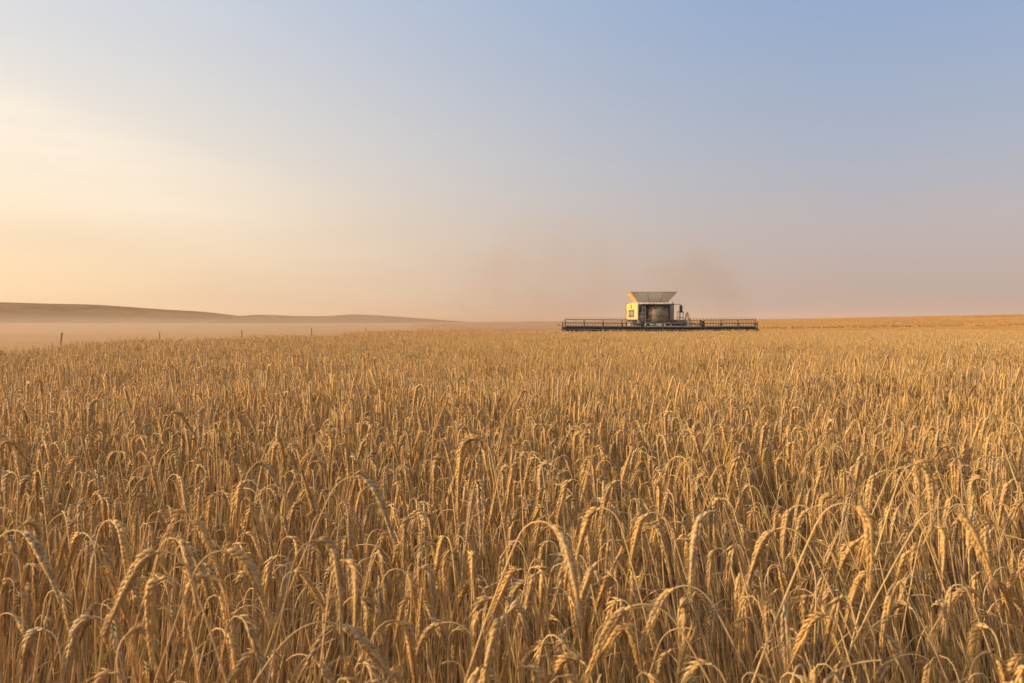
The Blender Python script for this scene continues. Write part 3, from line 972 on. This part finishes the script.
# grain tank extensions: four flared panels with folded corners
tank = CB()
tx0, tx1, ty0, ty1, tz = BX - 1.12, BX + 1.12, 60.0, 61.7, 3.06
ux0, ux1, uy0, uy1, uz = BX - 1.735, BX + 1.735, 59.5, 62.0, 3.83
lo = [P(tx0, ty0, tz), P(tx1, ty0, tz), P(tx1, ty1, tz), P(tx0, ty1, tz)]
up = [P(ux0, uy0, uz), P(ux1, uy0, uz), P(ux1, uy1, uz), P(ux0, uy1, uz)]
gt = CB(); gt.cbox(tx0 - .1, tx1 + .1, ty0 - .1, ty1 + .1, 2.99, 3.055); tank_o = gt.build("grain_tank", GREY, combine, 0.01)
for i in range(4):
    j = (i + 1) % 4
    a0, a1, c1, c0 = (Vector(v) for v in (lo[i], lo[j], up[j], up[i]))
    nrm = (a1 - a0).cross(c0 - a0).normalized() * 0.03
    e = (a1 - a0).normalized() * 0.004
    q = MB(); q.add([a0 + e, a1 - e, c1 - e, c0 + e, a0 + e - nrm, a1 - e - nrm, c1 - e - nrm, c0 + e - nrm],
                    [(0, 1, 2, 3), (7, 6, 5, 4), (0, 4, 5, 1), (1, 5, 6, 2), (2, 6, 7, 3), (3, 7, 4, 0)])
    o = q.build("flared_panel", YEL if i in (1, 3) else SHEET, tank_o)
    rim = MB(); rim.bar(c0 + Vector((0, 0, .012)), c1 + Vector((0, 0, .012)), 0.025); rim.build("rim", GREY, o)
    if i in (0, 2):
        for f in (0.37, 0.72):
            pa = a0.lerp(a1, f) + nrm * 1.1; pb = c0.lerp(c1, f * 1.04 - .02) + nrm * 1.1
            q = MB(); q.bar(pa, pb, 0.018); q.build("rib", GREY, o)
band = CB(); band.cbox(BX - 1.25, BX + 1.28, 59.35, 59.43, 2.94, 3.05); band.build("lamp_bar", WHITE, combine, 0.01)

# cab: floor, rear wall, curved windscreen, side glass, pillars, roof
cx0, cx1 = 9.82, 11.50
cab = CB(); cab.cbox(cx0, cx1, 57.9, 59.4, 1.42, 1.60)
cab_o = cab.build("cab", GREY, combine, 0.03)
cab = CB(); cab.cbox(cx0 + .05, cx1 - .05, 59.33, 59.40, 1.605, 2.86); cab.build("rear_wall", SEATM, cab_o)
arc = []
for i in range(13):
    t = -1 + i / 6
    arc.append((BX + 0.06 + t * 0.82, 57.62 + 0.44 * t * t))
ws = CB()
V = [P(x, y - 0.02, 1.62) for x, y in arc] + [P(x, y + 0.05, 2.80) for x, y in arc]
n = len(arc)
ws.add(V, [(i, i + 1, n + i + 1, n + i) for i in range(n - 1)])
w_o = ws.build("windscreen", GLASS, cab_o, smooth=True)
sol = w_o.modifiers.new("thick", "SOLIDIFY"); sol.thickness = 0.012
for xx in (arc[0][0], arc[-1][0]):
    q = CB(); q.cbox(xx - .006, xx + .006, 58.08, 59.3, 1.63, 2.80); q.build("side_window", GLASS, cab_o)
    q = CB(); q.cpath([(xx, 58.03, 1.6), (xx, 58.07, 2.84)], 0.04); q.build("pillar", DARK, cab_o)
q = CB(); q.cbox(9.17, 9.78, 58.1, 59.42, 1.50, 2.92); fb = q.build("bulkhead_box", SHEET, combine, 0.03)  # pale bulkhead box standing in for the reflection in the cab's side window
for zz in (1.75, 2.05, 2.35):
    q = CB(); q.cbox(9.24, 9.70, 58.07, 58.097, zz, zz + .2); q.build("louver", GREY, fb)
q = CB(); q.cpath([(9.62, 57.95, 1.45), (9.60, 57.95, 2.84), (9.60, 58.12, 2.86)], 0.024); q.build("handrail", TINE, fb)
q = CB(); q.cpath([(9.30, 57.95, 1.45), (9.30, 57.95, 2.3), (9.30, 58.12, 2.3)], 0.02); q.build("handrail", TINE, fb)
rf = CB(); rf.prism([(57.55 - 58, 2.87 - GZ), (57.5 - 58, 2.93 - GZ), (57.7 - 58, 3.0 - GZ), (59.4 - 58, 3.0 - GZ), (59.4 - 58, 2.86 - GZ)], 'x', 9.3 - BX, 11.55 - BX)
roof = rf.build("cab_roof", WHITE, cab_o, 0.02)
vz = CB(); vz.cbox(9.32, 11.53, 57.56, 57.70, 2.80, 2.862); vz.build("sun_visor", DARK, cab_o)
for xx in (9.9, 10.2, 11.0, 11.35):
    q = CB(); q.cbox(xx - .09, xx + .09, 57.45, 57.497, 2.885, 2.945); q.build("work_light", GREY, roof)
for xx, mm in ((9.98, RED), (11.62, AMBER)):
    q = CB(); q.cbar((xx, 58.0, 3.0), (xx, 58.0, 3.12), 0.055, 12); q.build("beacon", mm, cab_o)
st_ = CB(); st_.cbox(10.12, 10.62, 58.5, 58.9, 1.62, 1.98); st_.build("driver_seat", SEATM, cab_o, 0.05)
st_ = CB(); st_.cbox(10.12, 10.62, 58.93, 59.06, 1.86, 2.55); st_.build("seat_back", SEATM, cab_o, 0.05)
st_ = CB(); st_.cpath([(10.37, 58.1, 1.61), (10.37, 58.25, 2.08)], 0.04); st_.disc((10.37 - BX, 0.22, 2.1 - GZ), 'x', 0.02, 0.0, 0.34, 10); st_.build("steering_column", DARK, cab_o)
q = CB(); q.cbox(10.8, 11.2, 58.4, 59.3, 1.62, 2.1); q.cbox(10.95, 11.3, 58.2, 58.4, 2.0, 2.55); q.build("console", DARK, cab_o, 0.03)
# mirrors on arms
for sx, xm, xa in ((-1, 9.22, 9.33), (1, 12.16, 11.5)):
    arm = CB(); arm.cpath([(xa, 57.62, 2.87), (xm, 57.40, 2.88), (xm, 57.40, 2.30)], 0.018)
    a_o = arm.build("mirror_arm", DARK, cab_o)
    q = CB(); q.cbox(xm - .11, xm + .11, 57.30, 57.385, 2.30, 2.80); q.build("mirror", DARK, a_o, 0.03)

# platform with rails and ladder on the machine's left (picture right)
pl = CB(); pl.cbox(11.5, 12.95, 57.7, 59.2, 1.40, 1.46); pl_o = pl.build("platform", DARK, combine, 0.008)
for pts_ in ([(11.72, 57.75, 1.46), (11.72, 57.75, 2.86)], [(11.98, 57.75, 1.46), (11.98, 57.75, 2.35), (12.42, 57.75, 2.35), (12.42, 57.75, 1.46)],
             [(12.42, 57.78, 2.30), (12.42, 59.15, 2.30), (12.42, 59.15, 1.46)], [(11.98, 57.75, 1.92), (12.42, 57.75, 1.92)], [(12.2, 57.75, 1.46), (12.2, 57.75, 2.35)]):
    q = CB(); q.cpath(pts_, 0.022); q.build("handrail", TINE, pl_o)
lad = CB(); lad.cpath([(12.5, 57.72, 1.46), (12.72, 57.72, 2.32), (13.02, 57.72, 1.5)], 0.022); lad.cpath([(12.55, 58.3, 1.46), (12.77, 58.3, 2.26), (13.05, 58.3, 1.5)], 0.022); lad.build("ladder_rail", TINE, pl_o)
lad = CB()
lad.cbar((12.95, 57.75, 1.42), (13.25, 57.75, 0.3), 0.03); lad.cbar((12.95, 58.28, 1.42), (13.25, 58.28, 0.3), 0.03)
for i in range(4):
    f = 0.1 + i * 0.27
    x = 12.95 + .3 * f; z = 1.42 - 1.12 * f
    lad.cbox(x - .09, x + .09, 57.78, 58.25, z - .015, z + .015)
lad.build("ladder", DARK, combine)
q = CB(); q.cbox(12.05, 12.75, 58.2, 59.0, 1.465, 1.75); q.build("tool_box", GREY, pl_o, 0.02)

# unloading auger folded back along the left flank, exhaust, engine hood
q = CB(); q.cbar((11.95, 60.6, 2.75), (11.95, 67.6, 2.95), 0.2, 18); q.build("unloading_auger", YEL, combine, smooth=False)
q = CB(); q.cbox(BX - .85, BX + 1.25, 62.2, 65.2, 2.985, 3.2); q.build("engine_cover", GREY, combine, 0.06)
q = CB(); q.cbar((9.9, 63.5, 3.3), (9.9, 63.5, 3.55), 0.07, 12); q.build("exhaust_pipe", DARK, combine)


def wheel(x, y, r, w):
    t = MB(); c = P(x, y, GZ + r)
    t.disc(c, 'x', r - .05, r * 0.52, w, 40)
    for i in range(26):
        a = 2 * math.pi * i / 26
        for s_, off in ((-1, 0), (1, math.pi / 26)):
            aa = a + off
            ca, sa = math.cos(aa), math.sin(aa)
            p0 = Vector((c[0] + s_ * w * .04, c[1] + ca * (r - .045), c[2] + sa * (r - .045)))
            a2 = aa + 0.16
            p1 = Vector((c[0] + s_ * w * .5, c[1] + math.cos(a2) * (r - .06), c[2] + math.sin(a2) * (r - .06)))
            t.bar(p0, p1, 0.05, 5)
    ty = t.build("wheel", RUB, combine)
    q = MB(); q.disc(c, 'x', r * .52 - .002, 0.0, w * .6, 32); q.build("rim", GREY, ty)
    q = MB(); q.disc(c, 'x', r * .18, 0.0, w * .72, 16); q.build("hub", GREY, ty)


wheel(BX - 1.35, 58.9, 0.95, 0.8); wheel(BX + 1.35, 58.9, 0.95, 0.8)
wheel(BX - 1.3, 64.0, 0.66, 0.5); wheel(BX + 1.3, 64.0, 0.66, 0.5)
q = CB(); q.cbar((BX - 1.3, 58.9, GZ + .95), (BX + 1.3, 58.9, GZ + .95), 0.14, 12); q.build("front_axle", DARK, combine)
q = CB(); q.cbar((BX - 1.3, 64.0, GZ + .66), (BX + 1.3, 64.0, GZ + .66), 0.1, 12); q.build("rear_axle", DARK, combine)
# feeder house: sloping throat from header to body
q = CB(); q.prism([(56.4 - 58, 0.35 - GZ), (56.4 - 58, 1.15 - GZ), (58.6 - 58, 1.62 - GZ), (59.4 - 58, 1.4 - GZ), (59.4 - 58, 0.8 - GZ)], 'x', -0.85, 0.85); q.build("feeder_house", GREY, combine, 0.02)
q = CB(); q.cbar((9.35, 57.45, 1.40), (11.5, 57.45, 1.40), 0.10, 14); q.build("cab_step_tube", SHEET, combine)

# header
hx0, hx1 = 3.56, 17.12
hd = CB(); hd.cbar((hx0 + .1, 56.35, 1.20), (hx1 - .1, 56.35, 1.20), 0.075, 10)
head = hd.build("header", DARK, combine)
for x0, x1 in ((hx0 + .06, BX - .95), (BX + .95, hx1 - .06)):
    q = CB(); q.cbox(x0, x1, 56.24, 56.27, 0.42, 1.24); q.build("back_sheet", DARK, head)
q = CB(); q.cbox(hx0 + .06, hx1 - .06, 55.15, 56.2, 0.40, 0.44); q.build("draper_belt", RUB, head)
q = CB(); q.cbox(hx0 + .03, hx1 - .03, 55.0, 55.14, 0.36, 0.40); q.build("cutter_bar", STEEL, head)
for xx, s_ in ((hx0, -1), (hx1, 1)):
    q = MB()
    poly = [(54.1, 0.25), (54.5, 0.62), (55.4, 1.12), (56.4, 1.26), (56.4, 0.3)]
    q.prism([(a - 58, c - GZ) for a, c in poly], 'x', xx - BX - .07, xx - BX + .07)
    d_o = q.build("end_divider", DARK, head, 0.02)
    q = CB(); q.cbar((xx, 55.6, 1.15), (xx + s_ * .02, 55.6, 1.62), 0.035); q.build("reel_support", DARK, d_o)
q = CB(); q.cbar((hx0 + .02, 55.8, 1.30), (hx0 - .28, 55.8, 1.38), 0.014); mk = q.build("marker_arm", DARK, head)
q = CB(); q.cbox(hx0 - .40, hx0 - .24, 55.78, 55.81, 1.31, 1.46); q.build("reflector", AMBER, mk, 0.01)
# the middle of the header: frame, drives, rams and hoses in front of the throat
for xx in (BX - 1.0, BX + 1.0):
    q = CB(); q.cbox(xx - .09, xx + .09, 56.05, 56.4, 0.4, 1.52); q.build("centre_frame", DARK, head, 0.01)
    q = CB(); q.cbar((xx, 56.2, 1.45), (xx, 57.5, 1.05), 0.06, 10); q.build("tilt_ram", STEEL, head)
for x0, x1, z0, z1, mt_ in ((9.75, 10.25, 1.16, 1.42, GREY), (10.9, 11.2, 1.2, 1.5, DARK), (11.75, 12.35, 1.15, 1.46, DARK), (12.5, 12.75, 1.2, 1.56, GREY), (8.8, 9.3, 1.18, 1.40, DARK)):
    q = CB(); q.cbox(x0, x1, 56.42, 56.75, z0, z1); q.build("drive_box", mt_, head, 0.03)
for x0, x1 in ((9.0, 10.4), (10.9, 12.6), (11.4, 13.2)):
    q = CB(); q.cpath([(x0, 56.5, 1.3), ((x0 + x1) / 2, 56.45, 1.62), (x1, 56.6, 1.35)], 0.028, 6); q.build("hydraulic_hose", TINE, head)
# reel sections: six bats on spiders
cyc, czc, rr_ = 55.55, 1.27, 0.46
for x0, x1 in ((hx0 + .12, 9.02), (9.14, 13.25), (13.37, hx1 - .12)):
    rl = CB(); rl.cbar((x0, cyc, czc), (x1, cyc, czc), 0.065, 10)
    reel = rl.build("reel", STEEL, head)
    if x1 < BX - 1: reel.rotation_euler.y = 0.006
    if x0 > BX + 1: reel.rotation_euler.y = -0.004
    n_sp = max(3, int(round((x1 - x0) / 1.4)) + 1)
    for i in range(n_sp):
        xx = x0 + .03 + (x1 - x0 - .06) * i / (n_sp - 1)
        q = CB()
        for kk in range(6):
            t = R(30 + kk * 60)
            q.cbar((xx, cyc, czc), (xx, cyc + math.cos(t) * rr_, czc + math.sin(t) * rr_), 0.026, 6)
        q.build("spider", DARK, reel)
    for kk in range(6):
        t = R(30 + kk * 60)
        yb, zb = cyc + math.cos(t) * rr_, czc + math.sin(t) * rr_
        q = CB(); q.cbar((x0, yb, zb), (x1, yb, zb), 0.028, 8)
        b_o = q.build("bat", BATM, reel)
        q = CB(); m_ = int((x1 - x0) / 0.19)
        for i in range(m_ + 1):
            xx = x0 + (x1 - x0) * i / m_
            # fingers hang on the lower bats and stand up over the upper ones, as the cam turns them
            up_ = 0.16 if kk in (0, 1) and zb > czc else -0.22
            q.cbar((xx, yb, zb), (xx, yb + 0.05, zb + up_), 0.017, 4)
        q.build("tine_row", TINE, b_o)
for xx in (9.08, 13.31):
    q = CB(); q.cpath([(xx, 56.35, 1.22), (xx, 56.3, 1.66), (xx, 55.5, 1.62), (xx, cyc, czc)], 0.055); q.build("reel_arm", DARK, head)
for xx in (9.32, 11.9, 13.42):
    q = CB(); q.cbar((xx, 56.35, 1.2), (xx, 57.6, 1.5), 0.05); q.build("hydraulic_hose", TINE, head)

# ------------------------------------------------------------------ fence posts, windrow
WOOD = simple("weathered_wood", (0.23, 0.175, 0.125), 0.9, 0, 0.3, scale=6)


def post(x, y, h, r, lean, label, group, seed):
    rr = random.Random(seed); zg = float(terrain(x, y))
    q = MB(); n = 9; k = 6; V = []; F = []
    for i in range(k):
        f = i / (k - 1)
        for j in range(n):
            t = 2 * math.pi * j / n
            q_r = r * (1.08 - 0.2 * f) * rr.uniform(.92, 1.08)
            V.append((math.cos(t) * q_r + lean * f * h, math.sin(t) * q_r, -0.3 + f * (h + 0.3) + (rr.uniform(-.02, .02) if i == k - 1 else 0)))
    for i in range(k - 1):
        for j in range(n): F.append((i * n + j, i * n + (j + 1) % n, (i + 1) * n + (j + 1) % n, (i + 1) * n + j))
    F.append(tuple((k - 1) * n + j for j in range(n)))
    q.add(V, F)
    o = q.build("fence_post", WOOD); o.location = (x, y, zg)
    return tag(o, label, "fence post", group)


FG = "fence posts along the left field edge"
for i, (u, d, top, r, lean, lab) in enumerate((
    (58, 35.0, 332.8, .042, .14, "leftmost grey post leaning right before the dusty hollow"),
    (158.5, 39.0, 331.6, .03, .03, "short faint post barely showing above the crop, second from the left"),
    (240.5, 43.6, 329.8, .042, .05, "tallest dark fence post, third from the left"),
    (311, 48.0, 328.2, .04, .02, "dark post standing above the crop edge, fourth from the left"),
    (366, 52.5, 327.8, .035, 0, "thin faint fence post, rightmost of the five"))):
    x = (u - W / 2) / FOC * d; z = CAMZ - (top - HOR) / FOC * d
    post(x, d, z - float(terrain(x, d)), r, lean, lab, FG, i)
for i, (u, top, lab) in enumerate(((832.5, 318.2, "tiny dark post on the skyline, leftmost of those right of the combine"), (852, 318.9, "tiny pale post on the skyline, middle one right of the combine"), (860.5, 317.4, "tiny dark post on the skyline, rightmost one right of the combine"))):
    d = 400.0; x = (u - W / 2) / FOC * d
    post(x, d, CAMZ + (HOR - top) / FOC * d - float(terrain(x, d)), .2, 0, lab, "posts on the far skyline", 20 + i)


def windrow(x0, y0, x1, y1, h, w, label, seed):
    rr = random.Random(seed); g = Geo()
    n = int(math.hypot(x1 - x0, y1 - y0) * 16)
    root = Vector((x0, y0, float(terrain(x0, y0))))
    for i in range(n):
        f = rr.random(); x = x0 + (x1 - x0) * f; y = y0 + (y1 - y0) * f + rr.gauss(0, w * .4)
        hh = h * (0.65 + 0.45 * math.sin(f * 37) * math.sin(f * 13 + 1))
        z = float(terrain(x, y)) + rr.uniform(0, 1) ** 1.4 * hh
        a = rr.uniform(0, 6.28); el = rr.uniform(-.3, .5); ln = rr.uniform(.4, .9)
        p = np.array([x, y, z]) - np.array(root); dvec = np.array([math.cos(a) * math.cos(el), math.sin(a) * math.cos(el), math.sin(el)])
        s_ = np.array([0, 0, .06]); s2 = np.array([-math.sin(a), math.cos(a), 0]) * .05
        q = p + dvec * ln
        g.add([p - s_, p + s_, q + s_, q - s_], [(0, 1, 2, 3)], 0, rr.random()); g.add([p - s2, p + s2, q + s2, q - s2], [(0, 1, 2, 3)], 2, rr.random())
    o = link("straw_windrow", g.mesh("straw_windrow")); o.location = root; o.data.materials[0] = STUBBLE
    return tag(o, label, "windrow")


windrow(74, 178, 128, 178, .40, 1.2, "long orange brown row of cut straw across the stubble at the far right", 1)
windrow(58, 172, 64.5, 171, .4, .9, "short heap-like row of cut straw just right of the header end", 2)

# ------------------------------------------------------------------ air: haze and dust
def box_mesh(name, x0, x1, y0, y1, z0, z1, mat):
    return MB().box(x0, x1, y0, y1, z0, z1).build(name, mat)


HAZE, DUST = 0.00022, 1.0
m, nt, out = newmat("pale_haze")
pv = nt.nodes.new("ShaderNodeVolumePrincipled")
pv.inputs["Color"].default_value = (0.86, 0.68, 0.52, 1)
pv.inputs["Density"].default_value = HAZE; pv.inputs["Anisotropy"].default_value = 0.25
nt.links.new(pv.outputs[0], out.inputs["Volume"])
hz = box_mesh("haze", -GR - 10, GR + 10, -GR - 10, GR + 10, -4, 24, m)
tag(hz, kind="stuff")


m, nt, out = newmat("harvest_dust"); g = NT(nt)
pos = g.n("NewGeometry").outputs["Position"]
def blob(cx, cy, cz, rx, ry, rz):
    a = g.n("VectorMath", operation="SUBTRACT"); g.l(pos, a.inputs[0]); a.inputs[1].default_value = (cx, cy, cz)
    b = g.n("VectorMath", operation="DIVIDE"); g.l(a.outputs[0], b.inputs[0]); b.inputs[1].default_value = (rx, ry, rz)
    l_ = g.n("VectorMath", operation="LENGTH"); g.l(b.outputs[0], l_.inputs[0])
    return g.ramp(l_.outputs["Value"], 0.15, 1.0, 1, 0)
nz = g.noise(pos, 0.22, 6, 0.66)
nzf = g.ramp(nz, 0.42, 0.64, 0.0, 2.0)
dens = g.math("MULTIPLY", blob(17.5, 76, 4.5, 6, 9, 6.5), 0.085)
dens = g.math("ADD", dens, g.math("MULTIPLY", blob(5, 100, 5, 17, 24, 13), 0.015))
dens = g.math("MULTIPLY", dens, nzf)
dens = g.math("ADD", dens, g.math("MULTIPLY", blob(-95, 260, 0, 170, 190, 6), 0.0026))
dens = g.math("ADD", dens, g.math("MULTIPLY", blob(-8, 150, 0, 60, 85, 8), 0.006))
dens = g.math("ADD", dens, g.math("MULTIPLY", blob(-62, 95, -1, 60, 78, 4.6), 0.013))
pv = g.n("VolumePrincipled"); pv.inputs["Color"].default_value = (0.50, 0.415, 0.375, 1)
pv.inputs["Anisotropy"].default_value = 0.2
g.l(dens, pv.inputs["Density"]); g.l(pv.outputs[0], out.inputs["Volume"])
du = box_mesh("dust", -265, 76, 29, 450, -2.5, 19, m)
tag(du, kind="stuff")

# ------------------------------------------------------------------ sky and sun
w = bpy.data.worlds.new("World"); S.world = w; w.use_nodes = True
nt = w.node_tree; nt.nodes.clear(); g = NT(nt)
out = g.n("OutputWorld"); bg = g.n("Background"); g.l(bg.outputs[0], out.inputs[0])
sky = g.n("TexSky"); sky.sky_type = "NISHITA"; sky.sun_disc = False
sky.sun_elevation = SUN_EL; sky.sun_rotation = SUN_AZ
sky.air_density = 1.0; sky.dust_density = 3.5; sky.ozone_density = 2.0
tc = g.n("TexCoord"); dirv = tc.outputs["Generated"]
sx = g.n("SeparateXYZ"); g.l(dirv, sx.inputs[0])
el = g.math("ARCSINE", sx.outputs[2])
el = g.math("MULTIPLY", el, 180 / math.pi)
azv = g.n("VectorMath", operation="DOT_PRODUCT"); g.l(dirv, azv.inputs[0]); azv.inputs[1].default_value = (math.sin(SUN_AZ), math.cos(SUN_AZ), 0)
ca = azv.outputs["Value"]                              # 1 towards the sun, -1 away from it
sunside = g.ramp(ca, -0.55, 0.72)
K = 10.0 * 0.80                                               # values below are for strength 0.1
def c_(r, gg_, b): return (r * K, gg_ * K, b * K)
low = g.mix(sunside, c_(0.50, 0.375, 0.335), c_(1.0, 0.715, 0.42))
midc = g.mix(sunside, c_(0.42, 0.415, 0.455), c_(1.02, 0.85, 0.61))
highc = g.mix(sunside, c_(0.25, 0.36, 0.56), c_(0.66, 0.68, 0.72))
f1 = g.ramp(el, 0, 13)
smoke = g.mix(f1, low, midc)
f2 = g.ramp(el, 5, 25)
smoke = g.mix(f2, smoke, highc)
mpn = g.n("Mapping"); g.l(dirv, mpn.inputs[0]); mpn.inputs["Rotation"].default_value = (0, R(16), 0); mpn.inputs["Scale"].default_value = (1.4, 1.4, 9)
ci = g.noise(mpn.outputs[0], 2.2, 6, 0.6)
cf = g.math("MULTIPLY", g.ramp(ci, 0.45, 0.75), g.math("MULTIPLY", g.ramp(ca, 0.0, 0.7), g.ramp(el, 4, 12)))
smoke = g.mix(g.math("MULTIPLY", cf, 0.25), smoke, c_(0.98, 0.84, 0.68))
# a broad veil of thin high cloud slanting down from the left
azd = g.math("MULTIPLY", g.math("ARCTAN2", sx.outputs[0], sx.outputs[1]), 180 / math.pi)
off_ = g.math("ADD", el, g.math("MULTIPLY_ADD", azd, 0.25, -4.6))
off_ = g.math("ADD", off_, g.math("MULTIPLY_ADD", ci, 5.0, -2.5))
veil = g.math("MULTIPLY", g.ramp(off_, 3.4, -2.0), g.ramp(off_, -8, -1))
veil = g.math("MULTIPLY", veil, g.ramp(azd, -2, -30))
mp3 = g.n("Mapping"); g.l(dirv, mp3.inputs[0]); mp3.inputs["Rotation"].default_value = (0, R(15), R(20)); mp3.inputs["Scale"].default_value = (1.5, 1.5, 24)
fib = g.noise(mp3.outputs[0], 1.5, 7, 0.62)
veil = g.math("MULTIPLY", veil, g.ramp(fib, 0.30, 0.66, 0.45, 1.0))
smoke = g.mix(g.math("MULTIPLY", veil, 0.52), smoke, c_(1.06, 0.885, 0.675))
# uneven layers of smoke low over the horizon
mp2 = g.n("Mapping"); g.l(dirv, mp2.inputs[0]); mp2.inputs["Scale"].default_value = (1.6, 1.6, 14)
lay = g.noise(mp2.outputs[0], 1.7, 5, 0.55)
smoke = g.mix(g.math("MULTIPLY", g.ramp(lay, 0.40, 0.70), g.ramp(el, 16, 1, 0, 0.16)), smoke, c_(0.62, 0.43, 0.34))
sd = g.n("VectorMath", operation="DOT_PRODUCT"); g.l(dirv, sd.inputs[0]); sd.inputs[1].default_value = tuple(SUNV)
smoke = g.mix(g.ramp(sd.outputs["Value"], 0.50, 1.0), smoke, c_(2.7, 2.05, 1.25))  # glow round the out-of-frame sun, added as warm fill from the left
smoke = g.mix(g.ramp(el, 28, 70), smoke, c_(0.62, 0.66, 0.74))  # sky above the frame lifted to soften the shadows
smoke = g.mix(g.ramp(sx.outputs[1], 0.1, -0.8, 0, 0.55), smoke, c_(0.80, 0.68, 0.60))  # sky behind the camera brightened as extra fill
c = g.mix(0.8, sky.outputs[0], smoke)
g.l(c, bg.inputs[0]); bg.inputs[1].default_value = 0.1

sun = bpy.data.lights.new("sun", "SUN"); sun.energy = 5.0; sun.angle = R(1.2); sun.color = (1.0, 0.69, 0.36)
so = bpy.data.objects.new("sun", sun); COL.objects.link(so); so.location = (-30, 5, 30)
so.rotation_euler = SUNV.to_track_quat('Z', 'Y').to_euler()

# ------------------------------------------------------------------ output
S.view_settings.view_transform = "Standard"; S.view_settings.look = "None"
S.view_settings.exposure = 0.6; S.view_settings.gamma = 1
S.render.engine = "CYCLES"
S.cycles.max_bounces = 8; S.cycles.diffuse_bounces = 6; S.cycles.transparent_max_bounces = 8
S.cycles.volume_bounces = 1
S.cycles.use_denoising = True
try: S.cycles.denoiser = "OPENIMAGEDENOISE"
except Exception: pass
